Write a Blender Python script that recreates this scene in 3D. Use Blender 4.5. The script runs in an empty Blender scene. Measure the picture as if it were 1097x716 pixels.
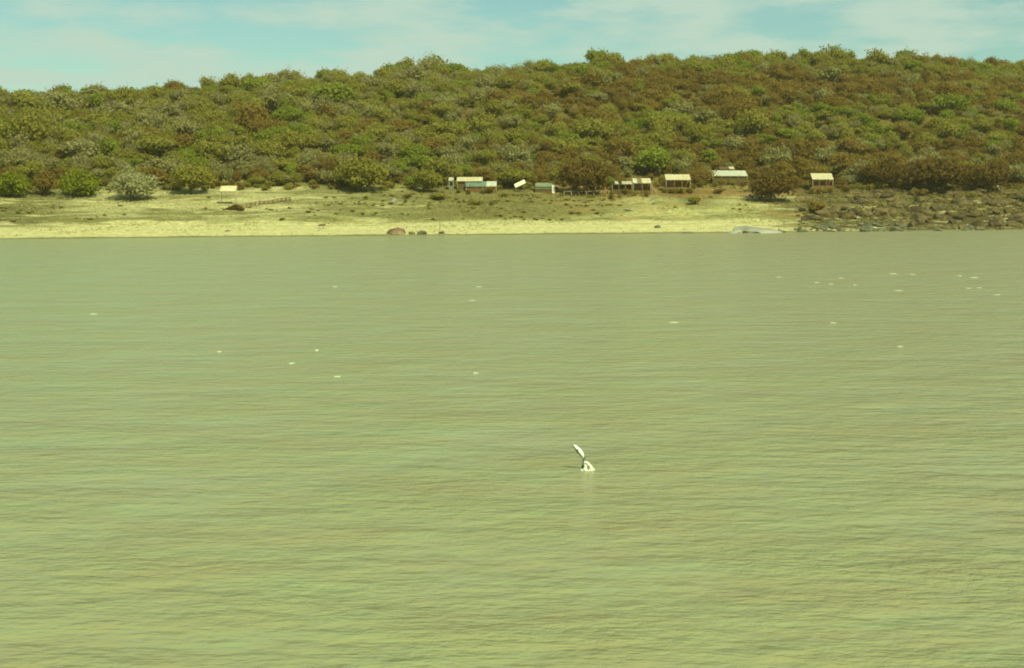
import bpy, bmesh, math, random
import numpy as np
from mathutils import Vector, Matrix
R = math.radians
random.seed(7); RNG = np.random.default_rng(11)
scene = bpy.context.scene
COL = scene.collection

# ------------------------------------------------------------------ camera, sky, sun, exposure
CAM_H, FPX, CX, CY, HOR = 10.0, 1523.0, 548.5, 358.0, 206.0     # photograph in pixels: focal length, centre, horizon row
PITCH = math.atan((CY - HOR) / FPX)
cam_d = bpy.data.cameras.new('camera'); cam = bpy.data.objects.new('camera', cam_d); COL.objects.link(cam)
cam.location = (0, 0, CAM_H); cam.rotation_euler = (math.pi/2 - PITCH, 0, 0)
cam_d.sensor_width = 36; cam_d.lens = FPX/1097*36; cam_d.clip_start = .5; cam_d.clip_end = 9000
scene.camera = cam

SUN_EL, SUN_AZ = R(47), R(152)        # azimuth clockwise from +Y (the view direction): sun high, behind and to the right
SUN_DIR = Vector((math.sin(SUN_AZ)*math.cos(SUN_EL), math.cos(SUN_AZ)*math.cos(SUN_EL), math.sin(SUN_EL)))
world = bpy.data.worlds.new('World'); scene.world = world; world.use_nodes = True
nt = world.node_tree; nt.nodes.clear(); N = nt.nodes.new; L = nt.links.new
out = N('ShaderNodeOutputWorld'); bg = N('ShaderNodeBackground'); bg.inputs[1].default_value = .113
sky = N('ShaderNodeTexSky'); sky.sky_type = 'NISHITA'; sky.sun_disc = False
sky.sun_elevation = SUN_EL; sky.sun_rotation = SUN_AZ; sky.air_density = 1.0; sky.dust_density = .6; sky.ozone_density = 1.6
tint = N('ShaderNodeMix'); tint.data_type = 'RGBA'; tint.blend_type = 'MULTIPLY'; tint.inputs[0].default_value = 1
tint.inputs[7].default_value = (.50, .70, .54, 1)       # the aged slide's green cast on the sky
L(sky.outputs[0], tint.inputs[6])
tc = N('ShaderNodeTexCoord'); mp = N('ShaderNodeMapping'); mp.inputs['Scale'].default_value = (1, 1, 4.2)
mp.inputs['Location'].default_value = (.3, .1, .25)
L(tc.outputs['Generated'], mp.inputs[0])
cn = N('ShaderNodeTexNoise'); cn.inputs['Scale'].default_value = 11; cn.inputs['Detail'].default_value = 6; cn.inputs['Roughness'].default_value = .55
L(mp.outputs[0], cn.inputs['Vector'])
cr = N('ShaderNodeMapRange'); cr.interpolation_type = 'SMOOTHSTEP'
for k, v in zip((1, 2, 3, 4), (.38, .62, .0, .90)): cr.inputs[k].default_value = v
L(cn.outputs[0], cr.inputs[0])
cm = N('ShaderNodeMix'); cm.data_type = 'RGBA'; L(cr.outputs[0], cm.inputs[0]); L(tint.outputs[2], cm.inputs[6])
cm.inputs[7].default_value = (3.45, 4.55, 3.8, 1)          # thin cloud
L(cm.outputs[2], bg.inputs[0]); L(bg.outputs[0], out.inputs[0])

sd = bpy.data.lights.new('sun', 'SUN'); sun = bpy.data.objects.new('sun', sd); COL.objects.link(sun)
sd.energy = 4.3; sd.angle = R(.8); sd.color = (.98, .95, .68)
sun.rotation_euler = (-SUN_DIR).to_track_quat('-Z', 'Y').to_euler(); sun.location = (60, -60, 120)

vs = scene.view_settings
scene.display_settings.display_device = 'sRGB'
vs.view_transform = 'Standard'; vs.look = 'None'; vs.gamma = 1; vs.use_curve_mapping = False; vs.exposure = .43
scene.render.engine = 'CYCLES'
cy = scene.cycles
cy.use_denoising = True; cy.max_bounces = 6; cy.transparent_max_bounces = 4; cy.volume_bounces = 0
cy.pixel_filter_type = 'BLACKMAN_HARRIS'; cy.filter_width = 1.9

# ------------------------------------------------------------------ helpers
def ray(px, py):
    f = np.array([0, math.cos(PITCH), -math.sin(PITCH)]); u = np.array([0, math.sin(PITCH), math.cos(PITCH)])
    return f + np.array([(px-CX)/FPX, 0, 0]) - u*((py-CY)/FPX)
def at_depth(px, py, Y):
    d = ray(px, py); return Vector(d*(Y/d[1])) + Vector((0, 0, CAM_H))
def on_water(px, py):
    d = ray(px, py); t = CAM_H/-d[2]; return Vector((d[0]*t, d[1]*t, 0))
def to_px(p):
    y = p[1]; z = p[2]-CAM_H
    c = y*math.cos(PITCH) - z*math.sin(PITCH); u = y*math.sin(PITCH) + z*math.cos(PITCH)
    return CX + FPX*p[0]/c, CY - FPX*u/c

def hsh(ix, iy, seed):
    n = (ix*374761393 + iy*668265263 + seed*974711) & 0x7fffffff
    n = ((n ^ (n >> 13))*1274126177) & 0x7fffffff
    return ((n ^ (n >> 16)) & 0xffff)/65535.0
def noise(x, y, seed=0):
    x = np.asarray(x, float); y = np.asarray(y, float)
    ix = np.floor(x).astype(np.int64); iy = np.floor(y).astype(np.int64)
    fx = x-ix; fy = y-iy; fx = fx*fx*(3-2*fx); fy = fy*fy*(3-2*fy)
    a = hsh(ix, iy, seed); b = hsh(ix+1, iy, seed); c = hsh(ix, iy+1, seed); d = hsh(ix+1, iy+1, seed)
    return (a*(1-fx)+b*fx)*(1-fy) + (c*(1-fx)+d*fx)*fy
def fbm(x, y, seed=0, o=4):
    s = 0; a = .5
    for k in range(o): s = s + a*noise(np.asarray(x)*2**k, np.asarray(y)*2**k, seed+k); a *= .5
    return s
def sstep(a, b, v):
    t = np.clip((np.asarray(v, float)-a)/(b-a), 0, 1); return t*t*(3-2*t)

def setp(o, label=None, cat=None, group=None, kind=None):
    if label: o['label'] = label
    if cat: o['category'] = cat
    if group: o['group'] = group
    if kind: o['kind'] = kind
    return o
def mesh_obj(name, me, parent=None, mat=None, loc=(0, 0, 0), rz=0):
    o = bpy.data.objects.new(name, me); COL.objects.link(o)
    if mat and not me.materials: me.materials.append(mat)
    o.parent = parent; o.location = loc; o.rotation_euler = (0, 0, rz)
    return o
def empty(name, loc, rz=0):
    o = bpy.data.objects.new(name, None); COL.objects.link(o); o.location = loc; o.rotation_euler = (0, 0, rz); o.empty_display_size = .5
    return o
def np_mesh(name, V, F, smooth=False):
    me = bpy.data.meshes.new(name); V = np.asarray(V, np.float32); F = np.asarray(F, np.int32)
    n, k = F.shape
    me.vertices.add(len(V)); me.vertices.foreach_set('co', V.ravel())
    me.loops.add(n*k); me.loops.foreach_set('vertex_index', F.ravel())
    me.polygons.add(n); me.polygons.foreach_set('loop_start', np.arange(0, n*k, k, dtype=np.int32))
    me.polygons.foreach_set('use_smooth', np.full(n, smooth, bool))
    me.update(calc_edges=True); return me
def bm_mesh(name, bm, smooth=False):
    me = bpy.data.meshes.new(name)
    for f in bm.faces: f.smooth = smooth
    bm.to_mesh(me); bm.free(); return me
def box(bm, c, s, rot=None):
    g = bmesh.ops.create_cube(bm, size=1)
    M = Matrix.Translation(c) @ (rot.to_4x4() if rot else Matrix()) @ Matrix.Diagonal((*s, 1))
    bmesh.ops.transform(bm, matrix=M, verts=g['verts'])
def box_me(name, c, s, rot=None, bev=0):
    bm = bmesh.new(); box(bm, c, s, rot)
    if bev: bmesh.ops.bevel(bm, geom=bm.edges[:], offset=bev, segments=1, affect='EDGES')
    return bm_mesh(name, bm)
def tube(bm, pts, rad, n=7, cap=True):
    pts = [Vector(p) for p in pts]; rings = []
    for i, p in enumerate(pts):
        d = (pts[min(i+1, len(pts)-1)] - pts[max(i-1, 0)]).normalized()
        a = d.cross(Vector((.31, .87, .39))).normalized(); b = d.cross(a)
        rings.append([bm.verts.new(p + (a*math.cos(2*math.pi*k/n)+b*math.sin(2*math.pi*k/n))*rad[i]) for k in range(n)])
    for r0, r1 in zip(rings, rings[1:]):
        for k in range(n): bm.faces.new((r0[k], r0[(k+1) % n], r1[(k+1) % n], r1[k]))
    if cap:
        bm.faces.new(rings[0][::-1]); bm.faces.new(rings[-1])

# ------------------------------------------------------------------ materials
def new_mat(name):
    m = bpy.data.materials.new(name); m.use_nodes = True; t = m.node_tree
    return m, t, t.nodes['Principled BSDF']
def mottled(name, c0, c1, scale=1.0, rough=.85, bump=0.0, detail=5, stretch=(1, 1, 1), rnd=0.0, spec=.2, coord='Object'):
    m, t, p = new_mat(name); n = t.nodes.new; l = t.links.new
    tc = n('ShaderNodeTexCoord'); mp = n('ShaderNodeMapping'); mp.inputs['Scale'].default_value = stretch
    l(tc.outputs[coord], mp.inputs[0])
    nz = n('ShaderNodeTexNoise'); nz.inputs['Scale'].default_value = scale; nz.inputs['Detail'].default_value = detail; nz.inputs['Roughness'].default_value = .6
    l(mp.outputs[0], nz.inputs['Vector'])
    r = n('ShaderNodeMapRange'); r.inputs[1].default_value = .33; r.inputs[2].default_value = .67; l(nz.outputs[0], r.inputs[0])
    fac = r.outputs[0]
    if rnd:
        oi = n('ShaderNodeObjectInfo'); mx = n('ShaderNodeMix'); mx.inputs[0].default_value = rnd
        l(fac, mx.inputs[2]); l(oi.outputs['Random'], mx.inputs[3]); fac = mx.outputs[0]
    c = n('ShaderNodeMix'); c.data_type = 'RGBA'; c.inputs[6].default_value = (*c0, 1); c.inputs[7].default_value = (*c1, 1)
    l(fac, c.inputs[0]); l(c.outputs[2], p.inputs['Base Color'])
    p.inputs['Roughness'].default_value = rough; p.inputs['Specular IOR Level'].default_value = spec
    if bump:
        b = n('ShaderNodeBump'); b.inputs['Strength'].default_value = bump; b.inputs['Distance'].default_value = .2
        l(nz.outputs[0], b.inputs['Height']); l(b.outputs[0], p.inputs['Normal'])
    return m
def leaf_mat(name, c0, c1, trans=.48):
    m = bpy.data.materials.new(name); m.use_nodes = True; t = m.node_tree; t.nodes.clear(); n = t.nodes.new; l = t.links.new
    o = n('ShaderNodeOutputMaterial'); d = n('ShaderNodeBsdfDiffuse'); tr = n('ShaderNodeBsdfTranslucent'); mx = n('ShaderNodeMixShader')
    oi = n('ShaderNodeObjectInfo'); tc = n('ShaderNodeTexCoord'); nz = n('ShaderNodeTexNoise'); nz.inputs['Scale'].default_value = .9; nz.inputs['Detail'].default_value = 4
    l(tc.outputs['Object'], nz.inputs['Vector'])
    f = n('ShaderNodeMix'); f.inputs[0].default_value = .62; l(nz.outputs[0], f.inputs[2]); l(oi.outputs['Random'], f.inputs[3])
    c = n('ShaderNodeMix'); c.data_type = 'RGBA'; c.inputs[6].default_value = (*c0, 1); c.inputs[7].default_value = (*c1, 1)
    l(f.outputs[0], c.inputs[0]); l(c.outputs[2], d.inputs[0]); l(c.outputs[2], tr.inputs[0])
    mx.inputs[0].default_value = trans; l(d.outputs[0], mx.inputs[1]); l(tr.outputs[0], mx.inputs[2]); l(mx.outputs[0], o.inputs[0])
    return m
M = {}
M['olive'] = leaf_mat('olive_leaves', (.215, .205, .028), (.320, .305, .056))
M['green'] = leaf_mat('green_leaves', (.180, .220, .020), (.280, .320, .042))
M['brown'] = leaf_mat('brown_leaves', (.195, .136, .024), (.285, .208, .042))
M['grey'] = leaf_mat('dry_grey_leaves', (.245, .235, .072), (.345, .332, .120))
M['pale'] = leaf_mat('pale_grey_green_leaves', (.31, .31, .13), (.36, .36, .155))
M['bright'] = leaf_mat('bright_green_leaves', (.175, .205, .014), (.250, .280, .024))
M['dark'] = leaf_mat('dark_brown_leaves', (.135, .088, .018), (.180, .122, .025))
M['bark'] = mottled('bark', (.10, .075, .035), (.19, .15, .08), 6, .9, .4)
M['paint'] = mottled('white_roof_sheet', (.74, .70, .40), (.88, .85, .54), 1.4, .6, 0, stretch=(1, 1, 1))
M['paint2'] = mottled('pale_roof_sheet', (.66, .70, .50), (.82, .84, .64), .8, .6)
M['teal'] = mottled('green_grey_roof_sheet', (.21, .33, .22), (.30, .44, .31), 1.1, .55)
M['teal_dk'] = mottled('dull_green_wall', (.12, .17, .09), (.17, .23, .13), 1.0, .8)
M['wood'] = mottled('weathered_pole', (.16, .11, .045), (.28, .21, .10), 5, .9, .3)
M['wood_pale'] = mottled('sun_bleached_pole', (.30, .24, .12), (.42, .36, .20), 5, .9, .3)
M['mudwall'] = mottled('red_brown_wall', (.12, .072, .022), (.20, .125, .04), 1.2, .95, .3)
M['thatch'] = mottled('dark_reed_wall', (.07, .052, .017), (.13, .10, .034), 4, .95, .4, stretch=(4, 4, .6))
M['rock'] = mottled('brown_rock', (.024, .017, .005), (.175, .140, .050), 1.1, .92, .8, rnd=.5)
M['rock_dark'] = mottled('dark_wet_rock', (.055, .06, .025), (.15, .15, .075), 1.0, .6, .7, rnd=.3)
M['rock_grey'] = mottled('grey_rock', (.19, .20, .13), (.33, .34, .23), .8, .85, .5)
M['rock_red'] = mottled('red_brown_rock', (.07, .035, .018), (.26, .19, .09), .8, .9, .6)

# ------------------------------------------------------------------ terrain
WOB = lambda x: 2.4*(fbm(np.asarray(x)/26.0, 3.3, 5, 3)-.45) 
def shore(x):
    xc = np.clip(x, -330, 330)
    return 337.0 + .292*xc + WOB(x)*2 + 2.2*(fbm(np.asarray(x)/5.0, 1.7, 15, 3)-.45)
CREST_PX = [-700, -100, 0, 60, 110, 150, 230, 300, 400, 430, 540, 600, 700, 800, 850, 900, 1000, 1050, 1097, 1250, 1900]
CREST_PY = [121, 103, 102, 101, 100, 96, 90, 84, 81, 76, 75, 69, 67, 61, 60, 62, 65, 68, 70, 76, 95]
S_CREST = 275.0
def crest_z(x):
    Y = shore(x)+S_CREST
    px = CX + FPX*np.asarray(x)/Y
    py = np.interp(px, CREST_PX, CREST_PY)
    return CAM_H + (HOR-py)/FPX*Y*1.01 - 5.7
PS = [-400, -60, -12, 0, 8, 28, 34, 42, 62, 76, 95, 112]
PZ = [-14, -4, -.9, 0, .75, 2.6, 3.9, 4.7, 7.0, 9.2, 12.2, 16.5]
def height(x, s):
    x = np.asarray(x, float); s = np.asarray(s, float)
    base = np.interp(s, PS, PZ)
    zc = crest_z(x)
    t = np.clip((s-112)/(S_CREST-112), 0, 1)
    g = t + .10*np.sin(math.pi*t) 
    z = np.where(s > 112, 16.5+(zc-16.5)*g, base)
    z = np.where(s > S_CREST, zc - (s-S_CREST)*.03 - np.clip(s-S_CREST-150, 0, None)*.02, z)
    land = sstep(1, 25, s)
    z = z + land*(fbm(x/14, s/14, 21, 4)-.47)*1.3 + sstep(110, 170, s)*(fbm(x/45, s/45, 31, 3)-.45)*9*(1-sstep(240, 275, s)) + sstep(2, 12, s)*(fbm(x/3, s/3, 41, 3)-.45)*.35
    # eroded pale bank right of the middle
    b = np.exp(-((x-41)/22)**2)*sstep(30, 40, s)*(1-sstep(60, 82, s)); z = z + b*(1.3 + 1.5*(noise(x/2.6, s/30, 77)-.4)) + np.exp(-((x+2)/24)**4)*sstep(32, 37, s)*(1-sstep(52, 66, s))*(.5+1.2*(noise(x/4, s/20, 78)-.4))
    return z
def ground(x, y): return float(height(x, y - shore(x)))
def hit(px, py):
    d = ray(px, py); y = np.arange(295, 640, .25); x = d[0]/d[1]*y; z = CAM_H + d[2]/d[1]*y; sh = shore(x); g = height(x, y-sh)
    i = int(np.argmax((g >= z) & (y > sh-1))); return Vector((x[i], y[i], g[i]))

def axis(parts):
    v = []
    for a, b, st in parts: v += list(np.arange(a, b, st))
    v.append(parts[-1][1]); return np.array(v)
xs = axis([(-2600, -400, 110), (-400, -170, 6), (-170, 230, 1.0), (230, 420, 6), (420, 2600, 110)])
ss = axis([(-400, -60, 20), (-60, -6, 6), (-6, 100, .7), (100, 300, 2.5), (300, 700, 25), (700, 4200, 250)])
Xg, Sg = np.meshgrid(xs, ss); Zg = height(Xg, Sg); Yg = shore(Xg)+Sg
nx, ns = len(xs), len(ss)
V = np.stack([Xg, Yg, Zg], -1).reshape(-1, 3)
ii = (np.arange(ns-1)[:, None]*nx + np.arange(nx-1)[None]).ravel()
F = np.stack([ii, ii+1, ii+1+nx, ii+nx], 1)
me = np_mesh('shore_ground', V, F, True)
# soil zones: bare sand by the water, dry scrub above, rust earth on the terrace, stony ground at the right, leaf litter under the trees
n1 = fbm(Xg/17, Sg/5, 51, 4); n2 = fbm(Xg/6, Sg/2.2, 61, 4); n3 = fbm(Xg/40, Sg/20, 71, 3)
pxg = CX + FPX*Xg/Yg
sand = np.array([.45, .43, .175]); scrub = np.array([.130, .130, .034]); pale = np.array([.30, .30, .105])
earth = np.array([.165, .112, .028]); stony = np.array([.085, .068, .019]); litter = np.array([.12, .095, .020]); wet = np.array([.20, .20, .07])
C = np.ones(Xg.shape+(3,))*sand
def lay(c, w): 
    global C
    C = C*(1-w[..., None]) + c*w[..., None]
line = 29 + 10*(n3-.45) + 4*(n1-.45)
upper = sstep(-3, 3, Sg-line)
lay(scrub, upper*sstep(.34, .52, n1 + .20*sstep(290, 360, pxg)*(1-sstep(650, 690, pxg)) + .04)*.92)
lay(pale, upper*sstep(.52, .62, n2)*.65)
bank = np.exp(-((Xg-41)/24)**4)*sstep(28, 38, Sg)*(1-sstep(66, 80, Sg)); lay(pale*1.08, np.clip(bank*1.3, 0, 1)*sstep(.28, .46, n2+.04))
lay(scrub*.9, np.exp(-((Xg-52)/7)**2)*sstep(42, 52, Sg)*.9)
leftg = (1-sstep(40, 95, pxg + 60*(n1-.45)))*sstep(18, 27, Sg); lay(scrub*.72, leftg*sstep(.33, .5, n2)*.85)
leftsand = sstep(55, 110, pxg + 60*(n1-.45))*(1-sstep(300, 380, pxg))*sstep(31, 38, Sg)*(1-sstep(80, 92, Sg)); lay(sand*.74, leftsand*sstep(.32, .54, n2+.03)*.85)
lay(np.array([.125, .105, .026]), sstep(430, 480, pxg)*(1-sstep(640, 690, pxg))*sstep(31, 36, Sg + 8*(n1-.45))*sstep(.30, .46, n2+.03)*.75)
terr = sstep(64, 74, Sg + 14*(n1-.45))*sstep(560, 640, pxg); lay(earth, terr*.9)
lay(np.array([.33, .21, .07]), sstep(.5, .62, fbm(Xg/9, Sg/3, 91, 3))*upper*sstep(540, 600, pxg)*.5)
rk = sstep(820, 870, pxg + 60*(n1-.45))*sstep(3, 12, Sg + 8*(n1-.45) + sstep(840, 980, pxg)*6); lay(stony, rk*sstep(.3, .42, n2)); lay(scrub, rk*sstep(.52, .6, n1)*.7)
lay(litter, sstep(88, 100, Sg + 16*(n1-.45)))
lay(np.array([.24, .19, .07]), sstep(110, 130, Sg)*sstep(.55, .65, n2)*.5*(1-sstep(200, 500, pxg)))
lay(wet*.7, (1-sstep(1.2, 3.6, Sg + 2.5*(n2-.45)))*.95)
lay(sand*.8, np.exp(-((Sg-14-6*(n3-.45))/.8)**2)*.35*sstep(.4, .5, n2)); lay(scrub, np.exp(-((Sg-22-8*(n3-.45))/.6)**2)*.35)
ca = me.color_attributes.new('soil', 'FLOAT_COLOR', 'POINT')
ca.data.foreach_set('color', np.concatenate([C.reshape(-1, 3), np.ones((C.shape[0]*C.shape[1], 1))], 1).astype(np.float32).ravel())
m, t, p = new_mat('shore_soil'); n = t.nodes.new; l = t.links.new
at = n('ShaderNodeAttribute'); at.attribute_name = 'soil'; geo = n('ShaderNodeNewGeometry')
mp = n('ShaderNodeMapping'); mp.inputs['Scale'].default_value = (.55, .8, 1.4); l(geo.outputs['Position'], mp.inputs[0])
nz = n('ShaderNodeTexNoise'); nz.inputs['Scale'].default_value = 1.3; nz.inputs['Detail'].default_value = 8; nz.inputs['Roughness'].default_value = .68; l(mp.outputs[0], nz.inputs[0])
r = n('ShaderNodeMapRange'); 
for k, v in zip((1, 2, 3, 4), (.30, .70, .50, 1.38)): r.inputs[k].default_value = v
l(nz.outputs[0], r.inputs[0])
vm = n('ShaderNodeVectorMath'); vm.operation = 'SCALE'; l(at.outputs['Color'], vm.inputs[0]); l(r.outputs[0], vm.inputs['Scale']); l(vm.outputs[0], p.inputs['Base Color'])
b = n('ShaderNodeBump'); b.inputs['Strength'].default_value = .5; b.inputs['Distance'].default_value = .35; l(nz.outputs[0], b.inputs['Height']); l(b.outputs[0], p.inputs['Normal'])
p.inputs['Roughness'].default_value = .95; p.inputs['Specular IOR Level'].default_value = .1
terrain = setp(mesh_obj('ground', me, None, m), kind='structure', label='sandy shore rising to a wooded hillside', cat='ground')

# ------------------------------------------------------------------ water
m, t, p = new_mat('murky_lake_water'); n = t.nodes.new; l = t.links.new
geo = n('ShaderNodeNewGeometry')
def wnoise(sc, stretch, det=3, rough=.5, rot=0):
    mp = n('ShaderNodeMapping'); mp.inputs['Scale'].default_value = stretch; mp.inputs['Rotation'].default_value = (0, 0, rot); l(geo.outputs['Position'], mp.inputs[0])
    z = n('ShaderNodeTexNoise'); z.inputs['Scale'].default_value = sc; z.inputs['Detail'].default_value = det; z.inputs['Roughness'].default_value = rough; l(mp.outputs[0], z.inputs[0]); return z.outputs[0]
w1 = wnoise(.42, (.48, 1, 1), 4, .6, .06)       # long swells and wind lanes
w2 = wnoise(1.5, (.55, 1, 1), 4, .6, -.10)      # chop
w3 = wnoise(6.0, (.55, 1, 1), 3, .55, .12)      # ripples
def mul(a, k):
    q = n('ShaderNodeMath'); q.operation = 'MULTIPLY'; l(a, q.inputs[0]); q.inputs[1].default_value = k; return q.outputs[0]
def add(a, c):
    q = n('ShaderNodeMath'); q.operation = 'ADD'; l(a, q.inputs[0]); l(c, q.inputs[1]); return q.outputs[0]
gust = n('ShaderNodeMapRange'); l(wnoise(.15, (.7, 1.0, 1), 4, .6, .03), gust.inputs[0])       # gusts roughen the chop in patches
for q_, v_ in zip((1, 2, 3, 4), (.36, .66, .35, 1.7)): gust.inputs[q_].default_value = v_
gm = n('ShaderNodeMath'); gm.operation = 'MULTIPLY'; l(add(mul(w2, .30), mul(w3, .075)), gm.inputs[0]); l(gust.outputs[0], gm.inputs[1])
hsum = add(mul(w1, .55), gm.outputs[0])
b = n('ShaderNodeBump'); b.inputs['Strength'].default_value = .72; b.inputs['Distance'].default_value = 1.0; l(hsum, b.inputs['Height']); l(b.outputs[0], p.inputs['Normal'])
silt = wnoise(.30, (.5, 1.1, 1), 7, .72)  # silt streaks; their brown dashes also put wave-trough shade into the colour
sr = n('ShaderNodeMapRange'); sr.inputs[1].default_value = .36; sr.inputs[2].default_value = .66; l(silt, sr.inputs[0])
c = n('ShaderNodeMix'); c.data_type = 'RGBA'; c.inputs[6].default_value = (.246, .290, .118, 1); c.inputs[7].default_value = (.258, .248, .098, 1)
sx_ = n('ShaderNodeSeparateXYZ'); l(geo.outputs['Position'], sx_.inputs[0]); xr = n('ShaderNodeMapRange'); l(sx_.outputs[0], xr.inputs[0])   # browner silt towards the right-hand bank
for q_, v_ in zip((1, 2, 3, 4), (-45, 60, -.22, .42)): xr.inputs[q_].default_value = v_
fin_ = n('ShaderNodeMath'); fin_.operation = 'ADD'; fin_.use_clamp = True; l(sr.outputs[0], fin_.inputs[0]); l(xr.outputs[0], fin_.inputs[1]); l(fin_.outputs[0], c.inputs[0]); l(c.outputs[2], p.inputs['Base Color'])
p.inputs['Roughness'].default_value = .22; p.inputs['IOR'].default_value = 1.333; p.inputs['Specular IOR Level'].default_value = .5
xs2 = axis([(-2600, -300, 230), (-300, 300, 25), (300, 2600, 230)]); ys2 = axis([(-1500, -50, 145), (-50, 450, 25), (450, 1400, 190)])
Xw, Yw = np.meshgrid(xs2, ys2); ii = (np.arange(len(ys2)-1)[:, None]*len(xs2)+np.arange(len(xs2)-1)[None]).ravel(); q = len(xs2)
setp(mesh_obj('lake_water', np_mesh('lake_water', np.stack([Xw, Yw, Xw*0], -1).reshape(-1, 3), np.stack([ii, ii+1, ii+1+q, ii+q], 1), True), None, m), kind='structure', label='choppy murky green lake water', cat='water')

# ------------------------------------------------------------------ tree prototypes
def cards(P, Nrm, size, rng, aspect=.75):
    """diamond leaf-clump faces at P, roughly facing Nrm"""
    k = len(P)
    nn = Nrm + rng.normal(0, .55, (k, 3)); nn /= np.linalg.norm(nn, axis=1)[:, None]
    a = np.cross(nn, rng.normal(0, 1, (k, 3))); a /= np.linalg.norm(a, axis=1)[:, None]
    bb = np.cross(nn, a); s = (size*rng.uniform(.6, 1.35, k))[:, None]
    v = np.stack([P+a*s, P+bb*s*aspect+nn*s*.15, P-a*s, P-bb*s*aspect-nn*s*.1], 1).reshape(-1, 3)
    return v, np.arange(4*k).reshape(-1, 4)
def crown_mesh(name, seed, w=3.0, h=2.3, zc=3.6, lobes=15, per=95, size=.30, flat=0.0, hollow=.55):
    rng = np.random.default_rng(seed); Vs = []; Ns = []
    for k in range(lobes):
        while True:
            d = rng.uniform(-1, 1, 3)
            if .15 < np.linalg.norm(d) < 1: break
        d[2] = abs(d[2])*.95 - .25 if rng.random() < .55 else -abs(d[2])*.75
        c = d*np.array([w, w, h])*rng.uniform(.55, .85)
        if flat: c[2] = abs(c[2])*.4+h*.25
        r = rng.choice([.22, .30, .40, .50, .58])*w*rng.uniform(.9, 1.1)*np.array([rng.uniform(.8, 1.25), rng.uniform(.8, 1.25), rng.uniform(.55, .9) - .2*flat])
        u = rng.normal(0, 1, (per, 3)); u /= np.linalg.norm(u, axis=1)[:, None]
        u[:, 2] = np.where((u[:, 2] < -.3) & (rng.random(per) < .7), -u[:, 2], u[:, 2])
        rad = np.where(rng.random(per) < .14, rng.uniform(1.0, 1.45, per), rng.uniform(hollow, 1.06, per))[:, None]
        Vs.append(c + u*r*rad + rng.normal(0, .07*w, (per, 3))*.5); Ns.append(u)
    P = np.concatenate(Vs); P[:, 2] += zc; P[:, 2] = np.maximum(P[:, 2], .25 + .3*rng.random(len(P)))
    v, f = cards(P, np.concatenate(Ns), size, rng)
    return np_mesh(name, v, f)
def trunk_mesh(name, seed, w=3.0, zc=3.6, h=2.3, stems=1, twigs=0):
    rng = random.Random(seed); bm = bmesh.new()
    for sidx in range(stems):
        lean = Vector((rng.uniform(-.25, .25), rng.uniform(-.25, .25), 0))*(1+stems*.6)
        fork = Vector((lean.x*zc*.35, lean.y*zc*.35, zc*rng.uniform(.33, .45)))
        tube(bm, [(lean.x*.2, lean.y*.2, -.5), fork*.5+Vector((rng.uniform(-.08, .08), 0, 0)), fork], [.26/stems**.5, .19/stems**.5, .16/stems**.5], 7)
        for k in range(4 if stems == 1 else 2):
            a = rng.uniform(0, 6.28); e = Vector((math.cos(a)*w*.7, math.sin(a)*w*.7, zc+rng.uniform(-.1, .6)*h))
            mid = fork.lerp(e, .5)+Vector((0, 0, .25)); tube(bm, [fork, mid, e], [.12, .07, .03], 5)
            for q in range(twigs):
                a2 = rng.uniform(0, 6.28); e2 = e + Vector((math.cos(a2)*w*.35, math.sin(a2)*w*.35, rng.uniform(0, .5)*h)); tube(bm, [mid.lerp(e, rng.uniform(.1, .9)), e2], [.045, .015], 4, False)
    return bm_mesh(name, bm, True)
# kind: (material, crown settings), three shapes each
KINDS = {}
def kind(key, mat, stems, twigs, **kw):
    KINDS[key] = []
    for v in range(3):
        k2 = dict(kw); k2['w'] = kw.get('w', 3)*(1, .92, 1.1)[v]; k2['h'] = kw.get('h', 2.3)*(1, 1.15, .88)[v]
        cm_ = crown_mesh('crown', hash(key) % 997*0 + sum(map(ord, key))*7+v, **k2); cm_.materials.append(M[mat])
        tm = trunk_mesh('trunk', sum(map(ord, key))*3+v, k2['w'], kw.get('zc', 3.6), k2['h'], stems, twigs); tm.materials.append(M['bark'])
        KINDS[key].append((cm_, tm))
kind('olive', 'olive', 2, 0, lobes=22, per=150, w=3.1, h=2.6, zc=2.6, size=.225)
kind('green', 'green', 2, 0, lobes=24, per=150, w=3.2, h=2.6, zc=2.6, size=.225)
kind('brown', 'brown', 3, 1, lobes=24, per=130, w=3.1, h=2.5, zc=2.3, size=.215, hollow=.4)
kind('grey', 'grey', 3, 4, lobes=20, per=75, size=.22, w=3.0, h=2.5, zc=2.6, hollow=.3)
kind('flat', 'olive', 1, 1, lobes=13, per=75, w=3.3, h=2.2, zc=3.6, flat=1.0)
kind('bush', 'olive', 3, 0, lobes=11, per=80, w=2.5, h=1.9, zc=1.7, size=.26)
kind('bush_brown', 'brown', 3, 0, lobes=11, per=80, w=2.5, h=1.9, zc=1.7, size=.26)
kind('pale', 'pale', 1, 3, lobes=30, per=130, w=3.2, h=2.8, zc=2.2, size=.17)
kind('bright', 'bright', 2, 0, lobes=20, per=110, w=3.1, h=2.4, zc=1.5, size=.2)
kind('dark', 'dark', 2, 1, lobes=30, per=150, w=3.1, h=2.9, zc=2.1, size=.19)
kind('bigolive', 'olive', 1, 1, lobes=30, per=150, w=3.1, h=2.8, zc=2.2, size=.18)
NAMES = {'olive': 'bushveld_tree', 'green': 'bushveld_tree', 'brown': 'bushveld_tree', 'grey': 'bushveld_tree', 'flat': 'bushveld_tree', 'bush': 'shrub', 'bush_brown': 'shrub',
         'pale': 'bushveld_tree', 'bright': 'bushveld_tree', 'dark': 'bushveld_tree', 'bigolive': 'bushveld_tree'}
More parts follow.
